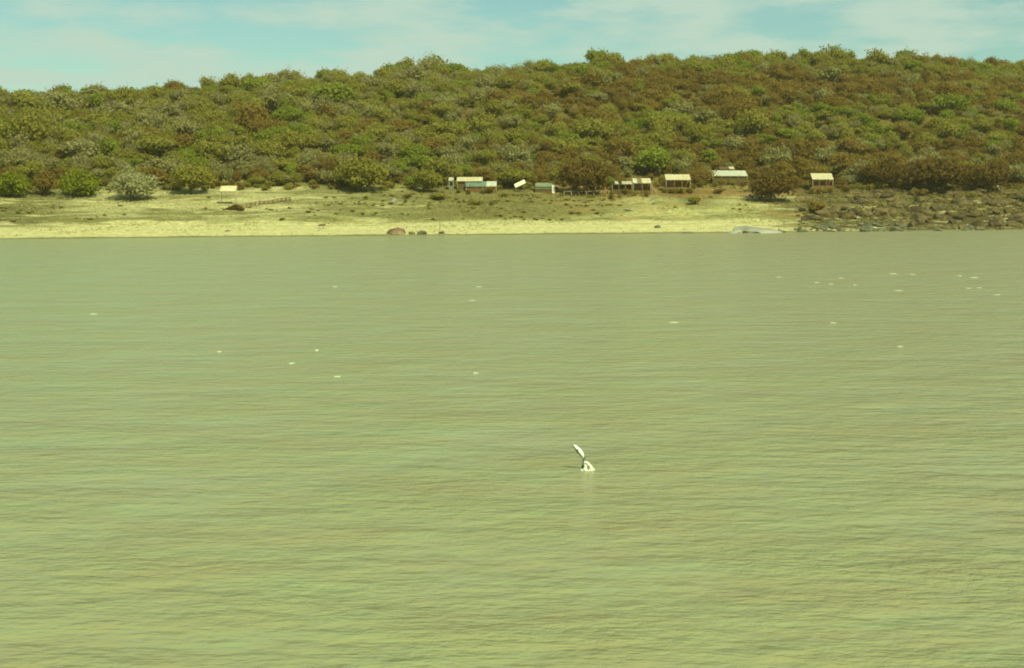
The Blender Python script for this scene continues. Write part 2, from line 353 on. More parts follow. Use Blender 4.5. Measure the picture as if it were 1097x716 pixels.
def place_tree(key, var, loc, rz, sc, label, cat='tree', group=None, name=None):
    e = empty(name or NAMES[key], loc, rz); e.scale = sc
    cmh, tmh = KINDS[key][var]
    mesh_obj('crown', cmh, e); mesh_obj('trunk', tmh, e)
    return setp(e, label, cat, group)

# trees one can single out: px, row of the base, width px, height px, kind, label
HERO = [
 (147, 215, 49, 36, 'pale', 'pale grey-green round tree standing alone at the edge of the sand'),
 (84, 211, 44, 33, 'bright', 'bright green bushy tree left of the pale grey-green tree'),
 (14, 211, 40, 30, 'bright', 'bright green bushy tree nearest the left edge, behind the shore'),
 (50, 209, 30, 24, 'brown', 'brown bushy tree between the two bright green trees at left'),
 (205, 208, 40, 30, 'olive', 'rounded olive tree right of the pale grey-green tree, left of the white roof'),
 (385, 205, 54, 38, 'bigolive', 'broad dense olive tree at the foot of the hill, above the two dark lumps'),
 (629, 209, 49, 43, 'dark', 'big dense dark brown tree beside the grey-green shed'),
 (826, 216, 48, 35, 'dark', 'dark brown spreading bush at the top of the pale bank'),
 (458, 206, 30, 22, 'olive', 'olive tree just left of the long white roof'),
 (1000, 206, 66, 40, 'dark', 'widest dark brown tree above the rocky slope at right'),
 (945, 201, 44, 30, 'dark', 'dark brown tree right of the rightmost white roof'),
 (1060, 205, 46, 34, 'dark', 'dark brown tree above the rocks near the right edge'),
 (700, 188, 40, 30, 'green', 'green tree behind the patched open shelter'),
]
hero_pts = []
for px, py, w, h, key, lab in HERO:
    p_ = hit(px, py); k_ = p_.y/FPX
    hero_pts.append((p_, w*k_/2, px))
    sx = w*k_/5.6; sz = h*k_/{'pale': 5.2, 'bright': 4.1, 'dark': 4.9, 'bigolive': 4.9, 'green': 5.2, 'olive': 5.2, 'brown': 4.8}[key]*1.14
    place_tree(key, 0 if w > 30 else 1, p_, random.uniform(0, 6), (sx, sx, sz), lab)

# ------------------------------------------------------------------ buildings on the shore (placed before the forest so it can leave them clear)
CLEAR = []      # (px0, px1, y of the hut): no tree in front of it
def shelter(name, px0, px1, py_top, py_eave, py_ground, label, depth=4.0, roof='paint', wall=None, wall_h=.55, posts=3, sheets=4, rz=0, extra=None):
    base = hit((px0+px1)/2, py_ground); Y = base.y; k_ = Y/FPX
    W = (px1-px0)*k_; Hg = (py_ground-py_eave)*k_; Ht = (py_ground-py_top)*k_
    e = empty(name, base, rz); setp(e, label, 'hut' if wall else 'shelter')
    CLEAR.append((px0-2, px1+2, Y))
    rise = Ht-Hg; slope = math.atan2(rise, depth); Lr = math.hypot(rise, depth)+.2
    # roof: overlapping corrugated sheets
    for i in range(sheets):
        bm = bmesh.new(); nseg = 10; w = W/sheets
        rows = []
        for j in range(nseg+1):
            x = -W/2+w*i+w*j/nseg; dz = .035*math.cos(j*math.pi) + .02*(i % 2)
            rows.append([bm.verts.new((x, -depth/2-.1, Hg+dz)), bm.verts.new((x, depth/2+.1, Ht+dz))])
        for a, c2 in zip(rows, rows[1:]): bm.faces.new((a[0], c2[0], c2[1], a[1]))
        bmesh.ops.solidify(bm, geom=bm.faces[:], thickness=.04)
        rm = roof[i % len(roof)] if isinstance(roof, (list, tuple)) else roof
        mesh_obj('roof_sheet', bm_mesh('roof_sheet', bm), e, M[rm])
    fascia = box_me('fascia', (0, -depth/2-.02, Hg-.10), (W*.985, .07, .13)); mesh_obj('fascia', fascia, e, M['wood'])
    for i in range(posts):
        x = -W/2+.15+(W-.3)*i/(posts-1)
        for yy, hh in ((-depth/2+.12, Hg), (depth/2-.12, Ht-.12)):
            bm = bmesh.new(); tube(bm, [(x, yy, -1.0), (x+random.uniform(-.04, .04), yy, hh*.5), (x, yy, hh-.06)], [.09, .085, .075], 7)
            mesh_obj('post', bm_mesh('post', bm, True), e, M['wood_pale' if i in (0, posts-1) else 'wood'])
    if wall:
        mesh_obj('back_wall', box_me('back_wall', (0, depth/2-.35, Ht*.45-.4), (W*.96, .12, Ht*.9+.6)), e, M[wall])
        for sx in (-1, 1): mesh_obj('side_wall', box_me('side_wall', (sx*(W/2-.26), 0, Hg*.45-.4), (.1, depth*.8, Hg*.9+.7)), e, M[wall])
        if wall_h > 0:
            hh = Hg*wall_h; mesh_obj('front_wall', box_me('front_wall', (0, -depth/2+.32, hh/2-.5), (W*.94, .12, hh+1.0)), e, M[wall])
    if extra: extra(e, W, Hg, Ht, depth)
    return e
def door_windows(e, W, Hg, Ht, d):
    pass
shelter('white_roofed_stand', 236.5, 253.5, 199.5, 205.3, 219, 'small white roofed stand alone on the left beach', depth=3.0, roof='paint', posts=2, sheets=3, rz=.05)
def small_box(e, W, Hg, Ht, d):
    pass
shelter('long_hut', 489.5, 517, 190, 194.5, 203, 'long hut with a cream white roof behind the green-roofed hut', roof='paint', wall='thatch', wall_h=.7, posts=4, sheets=6, depth=4)
shelter('small_shelter', 480.8, 486, 190.5, 194, 203, 'tiny pale green roofed shelter left of the long cream roof', roof='paint2', wall='teal_dk', wall_h=.4, posts=2, sheets=2, depth=2.5)
shelter('green_roofed_hut', 499, 532, 194.5, 200, 205.5, 'hut with a grey-green roof, white at one end, and red-brown walls', roof=['teal', 'teal', 'teal', 'teal', 'paint2', 'paint2'], wall='mudwall', wall_h=1.0, posts=4, sheets=6, depth=4)
# steeply tilted sheet
base = hit(557, 206); k_ = base.y/FPX
e = setp(empty('lean_to', base), 'small lean-to of one tilted white sheet between the huts and the grey-green shed', 'lean-to'); CLEAR.append((550, 565, base.y))
mesh_obj('roof_sheet', box_me('roof_sheet', (0, 0, 9.0*k_), (12.0*k_, 1.6, .07), Matrix.Rotation(-R(25), 3, 'Y') @ Matrix.Rotation(R(42), 3, 'X')), e, M['paint'])
for x, z in ((-4.2, 6.7), (4.2, 10.6)):
    for yy in (-.3, .5):
        bm = bmesh.new(); tube(bm, [(x*k_, yy, -.8), (x*k_, yy, z*k_)], [.07, .06], 6); mesh_obj('post', bm_mesh('post', bm, True), e, M['wood'])
# grey-green shed with a white end
def shed():
    base = hit(584.5, 206); k_ = base.y/FPX; W = 22*k_; H = 9*k_; D = 4.5
    e = setp(empty('grey_green_shed', base, -.10), 'dull grey-green shed with a white end, left of the big dark brown tree', 'shed'); CLEAR.append((570, 600, base.y))
    mesh_obj('wall', box_me('wall', (-1.5*k_, 0, H*.32-.4), (W*.80, D*.9, H*.64+.8)), e, M['thatch'])
    mesh_obj('end_wall', box_me('end_wall', (W*.40, -.05, H*.42-.2), (W*.12, D*.94, H*.84+.4)), e, M['paint2'])
    bm = bmesh.new()
    for i in range(9):
        pass
    for i in range(5):
        w = W*.82/5; r_ = box_me('roof_sheet', (-W*.5+w*(i+.5)+.1, -D*.25, H*.72+.02*(i % 2)), (w*1.02, D*.62, .06), Matrix.Rotation(R(40), 3, 'X')); mesh_obj('roof_sheet', r_, e, M['teal_dk'])
        r_ = box_me('roof_sheet', (-W*.5+w*(i+.5)+.1, D*.24, H*.72+.02*(i % 2)), (w*1.02, D*.62, .06), Matrix.Rotation(R(-40), 3, 'X')); mesh_obj('roof_sheet', r_, e, M['teal_dk'])
    bm.free()
    mesh_obj('door', box_me('door', (W*.40+W*.06+.03, .2, H*.3), (.05, 1.0, H*.6)), e, M['wood'])
shed()
shelter('patched_shelter', 655, 677, 194.5, 197.5, 208, 'long low shelter with a broken pale roof beside the dark brown tree', roof=['thatch', 'paint2', 'thatch', 'paint', 'paint2', 'paint'], wall='thatch', wall_h=.45, posts=4, sheets=6, depth=3.4)
shelter('open_shelter', 677.5, 697, 191.3, 196.5, 208.5, 'open shelter with cream roof and dark centre post above the pale bank', roof=['paint2', 'wood_pale', 'paint', 'paint'], wall='mudwall', wall_h=.35, posts=3, sheets=4, depth=3.4)
shelter('cream_roofed_hut', 712.5, 739, 187.2, 193.2, 206, 'hut with a bright cream roof and dark openings between posts', roof='paint', wall='mudwall', wall_h=.4, posts=4, sheets=6, depth=3.6)
shelter('rear_shelter', 770, 786, 178.8, 181.5, 189, 'small brown and cream roof just behind the long pale green roof', roof=['wood', 'wood', 'paint'], wall='thatch', wall_h=.5, posts=2, sheets=3, depth=3)
shelter('green_white_hut', 762, 799.5, 183, 189, 197.5, 'long hut with a pale green roof, standing highest of all the huts', roof='paint2', wall='thatch', wall_h=.75, posts=5, sheets=8, depth=4.2, rz=.03)
shelter('end_hut', 869, 891.5, 186, 192.6, 205.5, 'hut with a bright cream roof nearest the rocky slope at right', roof='paint', wall='mudwall', wall_h=.5, posts=4, sheets=5, depth=3.6, rz=-.03)
# small white water tank / box far right
base = hit(1069, 203); k_ = base.y/FPX
e = setp(empty('white_tank', base), 'tiny white tank among the brown bushes near the right edge', 'tank')
bm = bmesh.new(); tube(bm, [(0, 0, -.3), (0, 0, 4.2*k_)], [.55, .55], 14); mesh_obj('body', bm_mesh('body', bm, True), e, M['paint2'])
bm = bmesh.new(); tube(bm, [(0, 0, 4.2*k_), (0, 0, 4.6*k_), (0, 0, 5.0*k_)], [.58, .4, .12], 14); mesh_obj('lid', bm_mesh('lid', bm, True), e, M['paint2'])
CLEAR.append((1065, 1073, base.y))

# ------------------------------------------------------------------ forest
rng = np.random.default_rng(5)
pts = []
cell = {}
def too_close(x, y, r):
    gx, gy = int(x//6), int(y//6)
    for a in (-1, 0, 1):
        for b_ in (-1, 0, 1):
            for (x2, y2, r2) in cell.get((gx+a, gy+b_), ()):
                if (x-x2)**2+(y-y2)**2 < (r+r2)**2: return True
    cell.setdefault((gx, gy), []).append((x, y, r)); return False
for (hp, hr, hpx) in hero_pts: too_close(hp.x, hp.y, min(hr*.7, 3))
trees = []
cand = 20000
cx_ = rng.uniform(-300, 330, cand); cs_ = 80 + (rng.random(cand)**1.0)*250
cz_ = height(cx_, cs_); cyy = shore(cx_)+cs_; edge = 90 + 14*(fbm(cx_/16, cs_*0+.5, 81, 3)-.45) + np.where(cx_ > 5, 3, 0)
clr = fbm(cx_/22, cs_/14, 101, 3)
colr = fbm(cx_/16, cs_/12, 111, 3); colr2 = rng.random(cand)
for i in range(cand):
    x, s, y, z = cx_[i], cs_[i], cyy[i], cz_[i]
    if abs(x) > .40*y + 25: continue
    if s < edge[i]: continue
    px, py = to_px((x, y, z))
    r = float(np.clip(rng.lognormal(.90, .44), 1.0, 5.6))
    if clr[i] < .33 and rng.random() < (.5 if px < 450 else .15): continue
    # keep huts in view
    bad = False
    for a, b_, Yh in CLEAR:
        if a-9 < px < b_+9 and y < Yh+6: bad = True
    for hp, hr, hpx in hero_pts:
        if abs(px-hpx) < hr*FPX/y+6 and y < hp.y+2: bad = True
    if bad: continue
    if too_close(x, y, r*.58): continue
    tt = (s-95)/(S_CREST-95); right = float(sstep(380, 760, px + 160*(colr[i]-.45)))
    if s > 240: band = .22
    elif tt > .42: band = 1.0
    elif tt > .20: band = .28
    else: band = 1.05
    pb = right*band + (1-right)*.08 + (colr[i]-.45)*1.9
    u = colr2[i]; w_ = rng.random()
    if u < pb: key = 'brown' if w_ < .84 else 'grey'
    else:
        key = 'olive' if w_ < .44 else 'green' if w_ < .74 else 'flat' if w_ < .84 else 'grey'
        if right < .5 and w_ > .42: key = 'grey' if w_ > .58 else 'green'
    if key == 'flat' and s > 225: key = 'olive'
    if s > 240: r = min(r, 3.6)
    sc = r/3.0*rng.uniform(1.0, 1.2); tall = rng.choice([.75, .9, 1.0, 1.05, 1.15, 1.25]) if 255 < s < 290 else 1.0; sc *= rng.choice([.8, 1.0, 1.1, 1.35]) if 255 < s < 290 else 1.0
    trees.append([x, y, z-.15, key, int(rng.integers(3)), rng.uniform(0, 6.28), sc, (.35*1.0+.65*sc)*tall*rng.choice([.75, .9, 1.0, 1.1, 1.3])*rng.uniform(.9, 1.1), px, py, s])
vis = [t_ for t_ in trees if -8 < t_[8] < 1105 and t_[10] < S_CREST+8]
vis.sort(key=lambda t_: -(t_[6]/t_[1]**1.6) * (1.5 if t_[10] < 112 else 1))
indiv = set(id(t_) for t_ in vis[:275])
have = set((t_[3], t_[4]) for t_ in vis[:275])
for t_ in vis[275:]:
    if (t_[3], t_[4]) not in have: have.add((t_[3], t_[4])); indiv.add(id(t_))
LAB = {'olive': ('olive green rounded tree among the hillside trees', 'olive trees on the hillside'), 'green': ('fresh green rounded tree among the hillside trees', 'green trees on the hillside'),
       'brown': ('brown leaved tree among the hillside trees', 'brown trees on the hillside'), 'grey': ('thin grey half-bare tree among the hillside trees', 'half-bare trees on the hillside'),
       'flat': ('flat topped olive tree among the hillside trees', 'flat topped trees on the hillside')}
MARKS = [(60, 'the leftmost bright green tree'), (165, 'the pale grey-green tree'), (290, 'the white roofed stand'), (350, 'the post fence'), (430, 'the broad olive tree'), (480, 'the low green scrub'),
         (535, 'the long hut'), (595, 'the grey-green shed'), (652, 'the big dark brown tree'), (705, 'the patched shelter'), (750, 'the cream roofed hut'), (805, 'the long pale green roof'), (855, 'the spreading brown bush'),
         (910, 'the rightmost hut'), (970, 'the left rocks'), (1030, 'the widest dark tree'), (1200, 'the right edge rocks')]
ORD = ['first', 'second', 'third', 'fourth', 'fifth', 'sixth', 'seventh', 'eighth', 'ninth', 'tenth', 'eleventh', 'twelfth', 'thirteenth', 'fourteenth', 'fifteenth', 'sixteenth', 'seventeenth', 'eighteenth', 'nineteenth', 'twentieth']
ADJ = {'olive': 'olive green tree', 'green': 'fresh green tree', 'brown': 'brown leaved tree', 'grey': 'half-bare grey tree', 'flat': 'flat topped tree'}
cells = {}
for t_ in trees:
    if id(t_) in indiv:
        mk = next(nm for lim, nm in MARKS if t_[8] < lim); s_ = t_[10]
        bd = 'at the hill foot' if s_ < 108 else 'low on the hill' if s_ < 135 else 'halfway up' if s_ < 200 else 'high up'
        cells.setdefault((t_[3], bd, mk), []).append(t_)
TLAB = {}
for (key, bd, mk), ts in cells.items():
    ts.sort(key=lambda q: q[8])
    for i, q in enumerate(ts):
        tail = '' if len(ts) == 1 else ', leftmost' if i == 0 else ', rightmost' if i == len(ts)-1 else ', %s from left' % ORD[min(i, 9)]
        TLAB[id(q)] = '%s %s above %s%s' % (ADJ[key], bd, mk, tail)
rest = []
for t_ in trees:
    if id(t_) in indiv:
        lab, grp = LAB[t_[3]]
        place_tree(t_[3], t_[4], (t_[0], t_[1], t_[2]), t_[5], (t_[6]*1.08, t_[6]*.92, t_[7]), TLAB[id(t_)], 'tree', grp)
    else: rest.append(t_)
# undergrowth
und = []
cu = 3400; ux = rng.uniform(-280, 310, cu); us = np.where(rng.random(cu) < .22, rng.uniform(84, 104, cu), rng.uniform(92, 285, cu)); uy = shore(ux)+us; uz = height(ux, us)
for i in range(cu):
    if abs(ux[i]) > .38*uy[i]+15: continue
    px, py = to_px((ux[i], uy[i], uz[i]))
    if any(a-5 < px < b_+5 and uy[i] < Yh+4 for a, b_, Yh in CLEAR): continue
    sc = rng.uniform(.3, .7); und.append([ux[i], uy[i], uz[i]-.1, 'bush' if rng.random() < .5-.2*(px > 600) else 'bush_brown', int(rng.integers(3)), rng.uniform(0, 6.28), sc, sc])

def scatter(name, items, label, cat):
    keys = sorted(set((t_[3], t_[4]) for t_ in items))
    me = bpy.data.meshes.new(name); me.vertices.add(len(items))
    me.vertices.foreach_set('co', np.array([t_[:3] for t_ in items], np.float32).ravel())
    def attr(nm, ty, vals, fld='value'):
        a = me.attributes.new(nm, ty, 'POINT'); a.data.foreach_set(fld, np.asarray(vals).ravel())
    attr('k', 'INT', np.array([keys.index((t_[3], t_[4])) for t_ in items], np.int32))
    attr('r', 'FLOAT_VECTOR', np.array([(.14*math.sin(7*t_[5]), .14*math.cos(5*t_[5]), t_[5]) for t_ in items], np.float32), 'vector')
    attr('s', 'FLOAT_VECTOR', np.array([(t_[6]*1.12, t_[6]*.95, t_[7]) for t_ in items], np.float32), 'vector')
    o = bpy.data.objects.new(name, me); COL.objects.link(o)
    ng = bpy.data.node_groups.new(name, 'GeometryNodeTree')
    ng.interface.new_socket('Geometry', in_out='INPUT', socket_type='NodeSocketGeometry'); ng.interface.new_socket('Geometry', in_out='OUTPUT', socket_type='NodeSocketGeometry')
    n = ng.nodes.new; l = ng.links.new; gi = n('NodeGroupInput'); go = n('NodeGroupOutput'); jo = n('GeometryNodeJoinGeometry')
    def named(nm, dt):
        q = n('GeometryNodeInputNamedAttribute'); q.data_type = dt; q.inputs['Name'].default_value = nm; return q.outputs['Attribute']
    k, r_, s_ = named('k', 'INT'), named('r', 'FLOAT_VECTOR'), named('s', 'FLOAT_VECTOR')
    for i, (key, v) in enumerate(keys):
        cmh, tmh = KINDS[key][v]; j2 = n('GeometryNodeJoinGeometry')
        for src in (cmh, tmh):
            oi = n('GeometryNodeObjectInfo'); oi.transform_space = 'ORIGINAL'; oi.inputs['Object'].default_value = src_obj(src, key); l(oi.outputs['Geometry'], j2.inputs[0])
        cp = n('FunctionNodeCompare'); cp.data_type = 'INT'; cp.operation = 'EQUAL'
        ins = [q for q in cp.inputs if q.type == 'INT']; l(k, ins[0]); ins[1].default_value = i
        ip = n('GeometryNodeInstanceOnPoints'); l(gi.outputs[0], ip.inputs['Points']); l(cp.outputs[0], ip.inputs['Selection']); l(j2.outputs[0], ip.inputs['Instance'])
        l(r_, ip.inputs['Rotation']); l(s_, ip.inputs['Scale']); l(ip.outputs[0], jo.inputs[0])
    l(jo.outputs[0], go.inputs[0]); md = o.modifiers.new('scatter', 'NODES'); md.node_group = ng
    return setp(o, label, cat, kind='stuff')
def src_obj(me, key):
    for o in bpy.data.objects:
        if o.data == me: return o
    raise KeyError(key)
# a few shrubs of each shape stand on the shore in plain sight
SHRUBS = [(392, 214, 9, 5.5, 'bush', 'small dark green bush on the shore below the broad olive tree'),
 (745, 219, 26, 11, 'bush', 'wide low green scrub on the pale bank below the huts'),
 (470, 214, 30, 9, 'bush', 'low green scrub below the long hut'),
 (436, 213, 16, 6, 'bush_brown', 'low brown scrub standing in for the dark shadow beside the grey boulder'),  # brown leaves put here in place of a dark shadow
 (540, 211, 14, 6, 'bush', 'small green bush below the tilted white sheet'),
 (905, 206, 22, 9, 'bush_brown', 'brown bush right of the rightmost white roof'),
 (872, 228, 34, 15, 'bush_brown', 'dark brown bush at the left end of the rocky slope'),
 (303, 236, 12, 4, 'bush', 'tiny green tuft bush on the sand right of the post fence'),
 (770, 208, 20, 7, 'bush_brown', 'low brown bush below the long pale green roof'),
 (655, 214, 16, 6, 'bush_brown', 'low brown bush below the patched roof shelter'),
 (508, 219, 22, 6, 'bush', 'low green bush on the bank below the red-brown walled hut'),
 (985, 210, 26, 9, 'bush_brown', 'brown bush at the top of the rocky slope'),
 (1040, 212, 18, 7, 'bush', 'olive bush among the rocks near the right edge')]
vcount = {}
for a_, b_, py_, nm_ in ((712, 739, 207.5, 'the cream roofed hut'), (762, 799, 199.5, 'the long pale green roof'), (869, 891, 207.5, 'the rightmost hut'), (655, 697, 210, 'the patched and open shelters'), (489, 530, 207.5, 'the red-brown walled hut')):
    nb = 4
    for q in range(nb):
        SHRUBS.append((a_-3+(b_-a_+6)*(q+.5+random.uniform(-.25, .25))/nb, py_+random.uniform(-.5, 1.2), random.uniform(9, 16), random.uniform(6, 10.5), 'bush_brown' if q % 2 else 'bush', 'low %s bush in front of %s, %s from left' % ('brown' if q % 2 else 'olive', nm_, ('first', 'first', 'second', 'second')[q])))
for px, py, w, h, key, lab in SHRUBS:
    i = vcount[key] = vcount.get(key, -1) + 1
    p_ = hit(px, py); k_ = p_.y/FPX; sx = w*k_/6.2
    place_tree(key, i % 3, p_ - Vector((0, 0, .08)), random.uniform(0, 6), (sx, sx*.8, h*k_/3.6), lab, 'bush')
ss_ = []
for q in range(2600):
    x = rng.uniform(-150, 175); s_ = rng.uniform(29, 92); pxx = CX + FPX*x/(float(shore(x))+s_)
    d_ = float(fbm(x/11, s_/5, 151, 4)) + (.08 if 330 < pxx < 660 else 0) + (.11 if pxx > 850 else 0) + (.07 if pxx < 50 else 0) - (.16 if 60 < pxx < 330 else 0) - (.10 if 670 < pxx < 850 and s_ < 66 else 0)
    if d_ < .54: continue
    sc = rng.uniform(.07, .24); ss_.append([x, float(shore(x))+s_, float(height(x, s_))-.05, 'bush' if rng.random() < .6 else 'bush_brown', int(rng.integers(3)), rng.uniform(0, 6.28), sc*1.3, sc*.75])
scatter('shore_scrub', ss_, 'sparse low dry scrub dotted over the upper shore and banks', 'scrub')
scatter('hillside_woodland', rest, 'dry bushveld woodland covering the rest of the hillside', 'woodland')
scatter('undergrowth', und, 'low brown and olive undergrowth between the hillside trees', 'undergrowth')

# ------------------------------------------------------------------ rocks
def rock_mesh(name, seed, flat=.6, sub=3, angular=.30):
    rg = np.random.default_rng(seed); bm = bmesh.new(); bmesh.ops.create_icosphere(bm, subdivisions=sub, radius=1)
    pl = rg.normal(0, 1, (15, 3)); pl /= np.linalg.norm(pl, axis=1)[:, None]; off = rg.uniform(.48, .88, 15)
    ph = rg.uniform(0, 6, 3)
    for v in bm.verts:
        c = np.array(v.co)
        for q, o_ in zip(pl, off):
            dd = c @ q - o_
            if dd > 0: c = c - q*dd*.97
        c = c*(1+angular*.35*math.sin(3.1*c[0]+ph[0])*math.sin(2.7*c[1]+ph[1])*math.sin(3.3*c[2]+ph[2]))
        v.co = (c[0]*1.15, c[1], c[2]*flat)
    return bm_mesh(name, bm)
ROCK = [rock_mesh('boulder', 40+k, (.75, .9, .6, 1.0, .8, .5, .85, .7)[k], 2) for k in range(8)]
def rock_set(mat):
    r_ = []
    for me in ROCK:
        c = me.copy(); c.materials.append(M[mat]); r_.append(c)
    return r_
RK, RKD, RKG, RKR = rock_set('rock'), rock_set('rock_dark'), rock_set('rock_grey'), rock_set('rock_red')
def put_rock(meset, px, py, wpx, hpx, label, group=None, var=None, name='boulder', sink=.35, rz=None):
    p_ = hit(px, py); k_ = p_.y/FPX; v = random.randrange(8) if var is None else var
    o = mesh_obj(name, meset[v], None, None, p_, random.uniform(0, 6.28) if rz is None else rz)
    sx = wpx*k_/2.1; o.scale = (sx, sx*random.uniform(.8, 1.1), hpx*k_/.95); o.rotation_euler = (random.uniform(-.12, .12), random.uniform(-.12, .12), o.rotation_euler.z); o.location.z += hpx*k_*(.5-sink)
    return setp(o, label, 'rock', group)
put_rock(RKR, 426, 250.5, 26, 7, 'large red-brown rock at the water edge of the pale sand', var=1, rz=.2)
put_rock(RKR, 441, 251, 9, 4, 'small red-brown rock beside the large red-brown one', var=4)
put_rock(RKD, 452, 251, 11, 4, 'small dark rock at the waterline right of the red-brown rocks', var=3)
put_rock(RKD, 473, 250.5, 10, 4, 'dark round rock at the waterline, rightmost of the small cluster', var=0)
put_rock(RKG, 421.5, 218, 9, 5, 'grey boulder on the upper beach beside scrub put in as shadow', var=3)
put_rock(RKD, 345, 242, 9, 3, 'small dark stone alone on the bright sand', var=2)
put_rock(RKD, 244, 248, 6, 2.4, 'small dark stone on the sand below the white roofed stand', var=5)
put_rock(RKG, 812, 250, 60, 10, 'large smooth grey slab of rock sloping into the lake', var=5, rz=.1)
put_rock(RKG, 787, 250.4, 22, 5, 'low grey rock left of the large smooth slab', var=2, rz=.3)
put_rock(RKD, 836, 250, 12, 5, 'dark rock against the right end of the large smooth slab', var=0)
put_rock(RKD, 738, 250.6, 14, 3, 'low dark rock in the shallows below the pale bank', var=2)
put_rock(RKD, 704, 244, 12, 3.5, 'dark weedy rock lying on the sand below the pale bank', var=4)
put_rock(RKD, 672, 226, 10, 3, 'dark stone on the bank below the patched roof shelter', var=5)
# rocky slope at the right
rg = random.Random(3); nrk = 0
for k in range(52):
    px = rg.uniform(852, 978) if k < 40 else rg.uniform(960, 1060); wl = 249.5-(px-850)*.0125
    py = rg.uniform(-7, .6)+wl if k < 40 else rg.uniform(-3, .6)+wl
    put_rock(RKD, px, py, rg.uniform(6, 15), rg.uniform(2.5, 5.5), 'dark wet rock in the band along the waterline at right', 'dark rocks along the waterline at right')
for k in range(270):
    u = rg.random(); px = 856 + 260*u**.8; lo = 236 if px < 960 else 246.5; hi = 206 + max(0, (930-px))*.2
    py = rg.uniform(hi, lo)
    big = rg.random() < .33
    put_rock(RK, px, py, rg.uniform(9, 24) if big else rg.uniform(3.5, 9), rg.uniform(5, 9) if big else rg.uniform(2.8, 5.5), 'weathered brown boulder strewn on the rocky slope at right', 'brown boulders on the rocky slope')
RMARK = [(900, 'under the rightmost hut'), (960, 'under the left dark tree'), (1010, 'under the widest dark tree'), (1055, 'under the white tank'), (2000, 'by the right edge')]
cells = {}
for o in list(COL.objects):
    if o.get('group') in ('brown boulders on the rocky slope', 'dark rocks along the waterline at right'):
        px, py = to_px(o.location); mk = next(nm for lim, nm in RMARK if px < lim)
        row = 'waterline' if o['group'].startswith('dark') else 'upper' if py < 219 else 'middle' if py < 231 else 'lower'
        cells.setdefault((row, mk, o.scale.x > 1.05), []).append((px, o))
for (row, mk, big), os_ in cells.items():
    os_.sort(key=lambda q: q[0])
    for i, (px, o) in enumerate(os_):
        tail = ', leftmost' if i == 0 else ', rightmost' if i == len(os_)-1 else ', %s from left' % ORD[min(i, 19)]
        o['label'] = ('%s dark wet rock on the waterline %s%s' % ('large' if big else 'small', mk, tail)) if row == 'waterline' else '%s brown boulder, %s rocky slope %s%s' % ('large' if big else 'small', row, mk, tail)
# small stones: too many to count
Vs, Fs, nV = [], [], 0
base_v = np.array([v.co for v in ROCK[1].vertices]); 
bm = bmesh.new(); bmesh.ops.create_icosphere(bm, subdivisions=1, radius=1); iv = np.array([v.co[:] for v in bm.verts]); jf = np.array([[v.index for v in f.verts] for f in bm.faces]); bm.free()
rg2 = np.random.default_rng(8)
for k in range(2600):
    if k < 1500:
        px = rg2.uniform(845, 1130); py = rg2.uniform(206, 248)
        Y = rg2.uniform(0, 1); x = rg2.uniform(72, 160); s = 2 + 88*rg2.random()
        if CX + FPX*x/(float(shore(x))+s) < 850: continue
        sc = rg2.uniform(.18, .55)
    else:
        x = rg2.uniform(-150, 160); s = abs(rg2.normal(0, 1))*26+.4
        if x < 20 and 2 < s < 27 and rg2.random() < .8: continue
        if fbm(x/8, s/4, 131, 3) < .47: continue
        sc = rg2.uniform(.08, .24)
    y = float(shore(x))+s; z = float(height(x, s))
    v = iv*rg2.uniform(.7, 1.25, iv.shape)*sc*np.array([1.3, 1, .6]); a = rg2.uniform(0, 6.28); ca_, sa_ = math.cos(a), math.sin(a)
    v = np.stack([v[:, 0]*ca_-v[:, 1]*sa_, v[:, 0]*sa_+v[:, 1]*ca_, v[:, 2]], 1) + np.array([x, y, z+.05*sc])
    Vs.append(v); Fs.append(jf+nV); nV += len(iv)
setp(mesh_obj('shore_stones', np_mesh('shore_stones', np.concatenate(Vs), np.concatenate(Fs)), None, M['rock']), 'loose small stones scattered over the shore', 'stones', kind='stuff')

# ------------------------------------------------------------------ dry grass
k = 26000; gx = rg2.uniform(-190, 200, k); gs = rg2.uniform(3, 104, k); gp = CX + FPX*gx/(shore(gx)+gs)
dens = fbm(gx/9, gs/3.5, 141, 4) + .10*sstep(20, 34, gs) - .16*(1-sstep(10, 26, gs)) - .12*np.exp(-((gx-41)/20)**4)
keep = dens > .50; gx, gs = gx[keep], gs[keep]; gy = shore(gx)+gs; gz = height(gx, gs); k = len(gx)
P = np.stack([gx, gy, gz], 1); vv = []; 
for b_ in range(5):
    a = rg2.uniform(0, 6.28, k); h_ = rg2.uniform(.12, .42, k); w_ = rg2.uniform(.05, .12, k); o_ = rg2.normal(0, .14, (k, 2))
    q = P.copy(); q[:, :2] += o_; d = np.stack([np.cos(a), np.sin(a), a*0], 1)
    tip = q + np.stack([rg2.normal(0, .12, k), rg2.normal(0, .12, k), h_], 1)
    vv.append(np.stack([q-d*w_[:, None]-[0, 0, .05], q+d*w_[:, None]-[0, 0, .05], tip], 1))
vv = np.concatenate(vv).reshape(-1, 3)
M['grass'] = mottled('dry_grass', (.22, .22, .06), (.34, .33, .11), .12, .9, 0, coord='Object')
setp(mesh_obj('dry_grass', np_mesh('dry_grass', vv, np.arange(len(vv)).reshape(-1, 3)), None, M['grass']), 'sparse dry grass tufts on the upper shore', 'grass', kind='stuff')

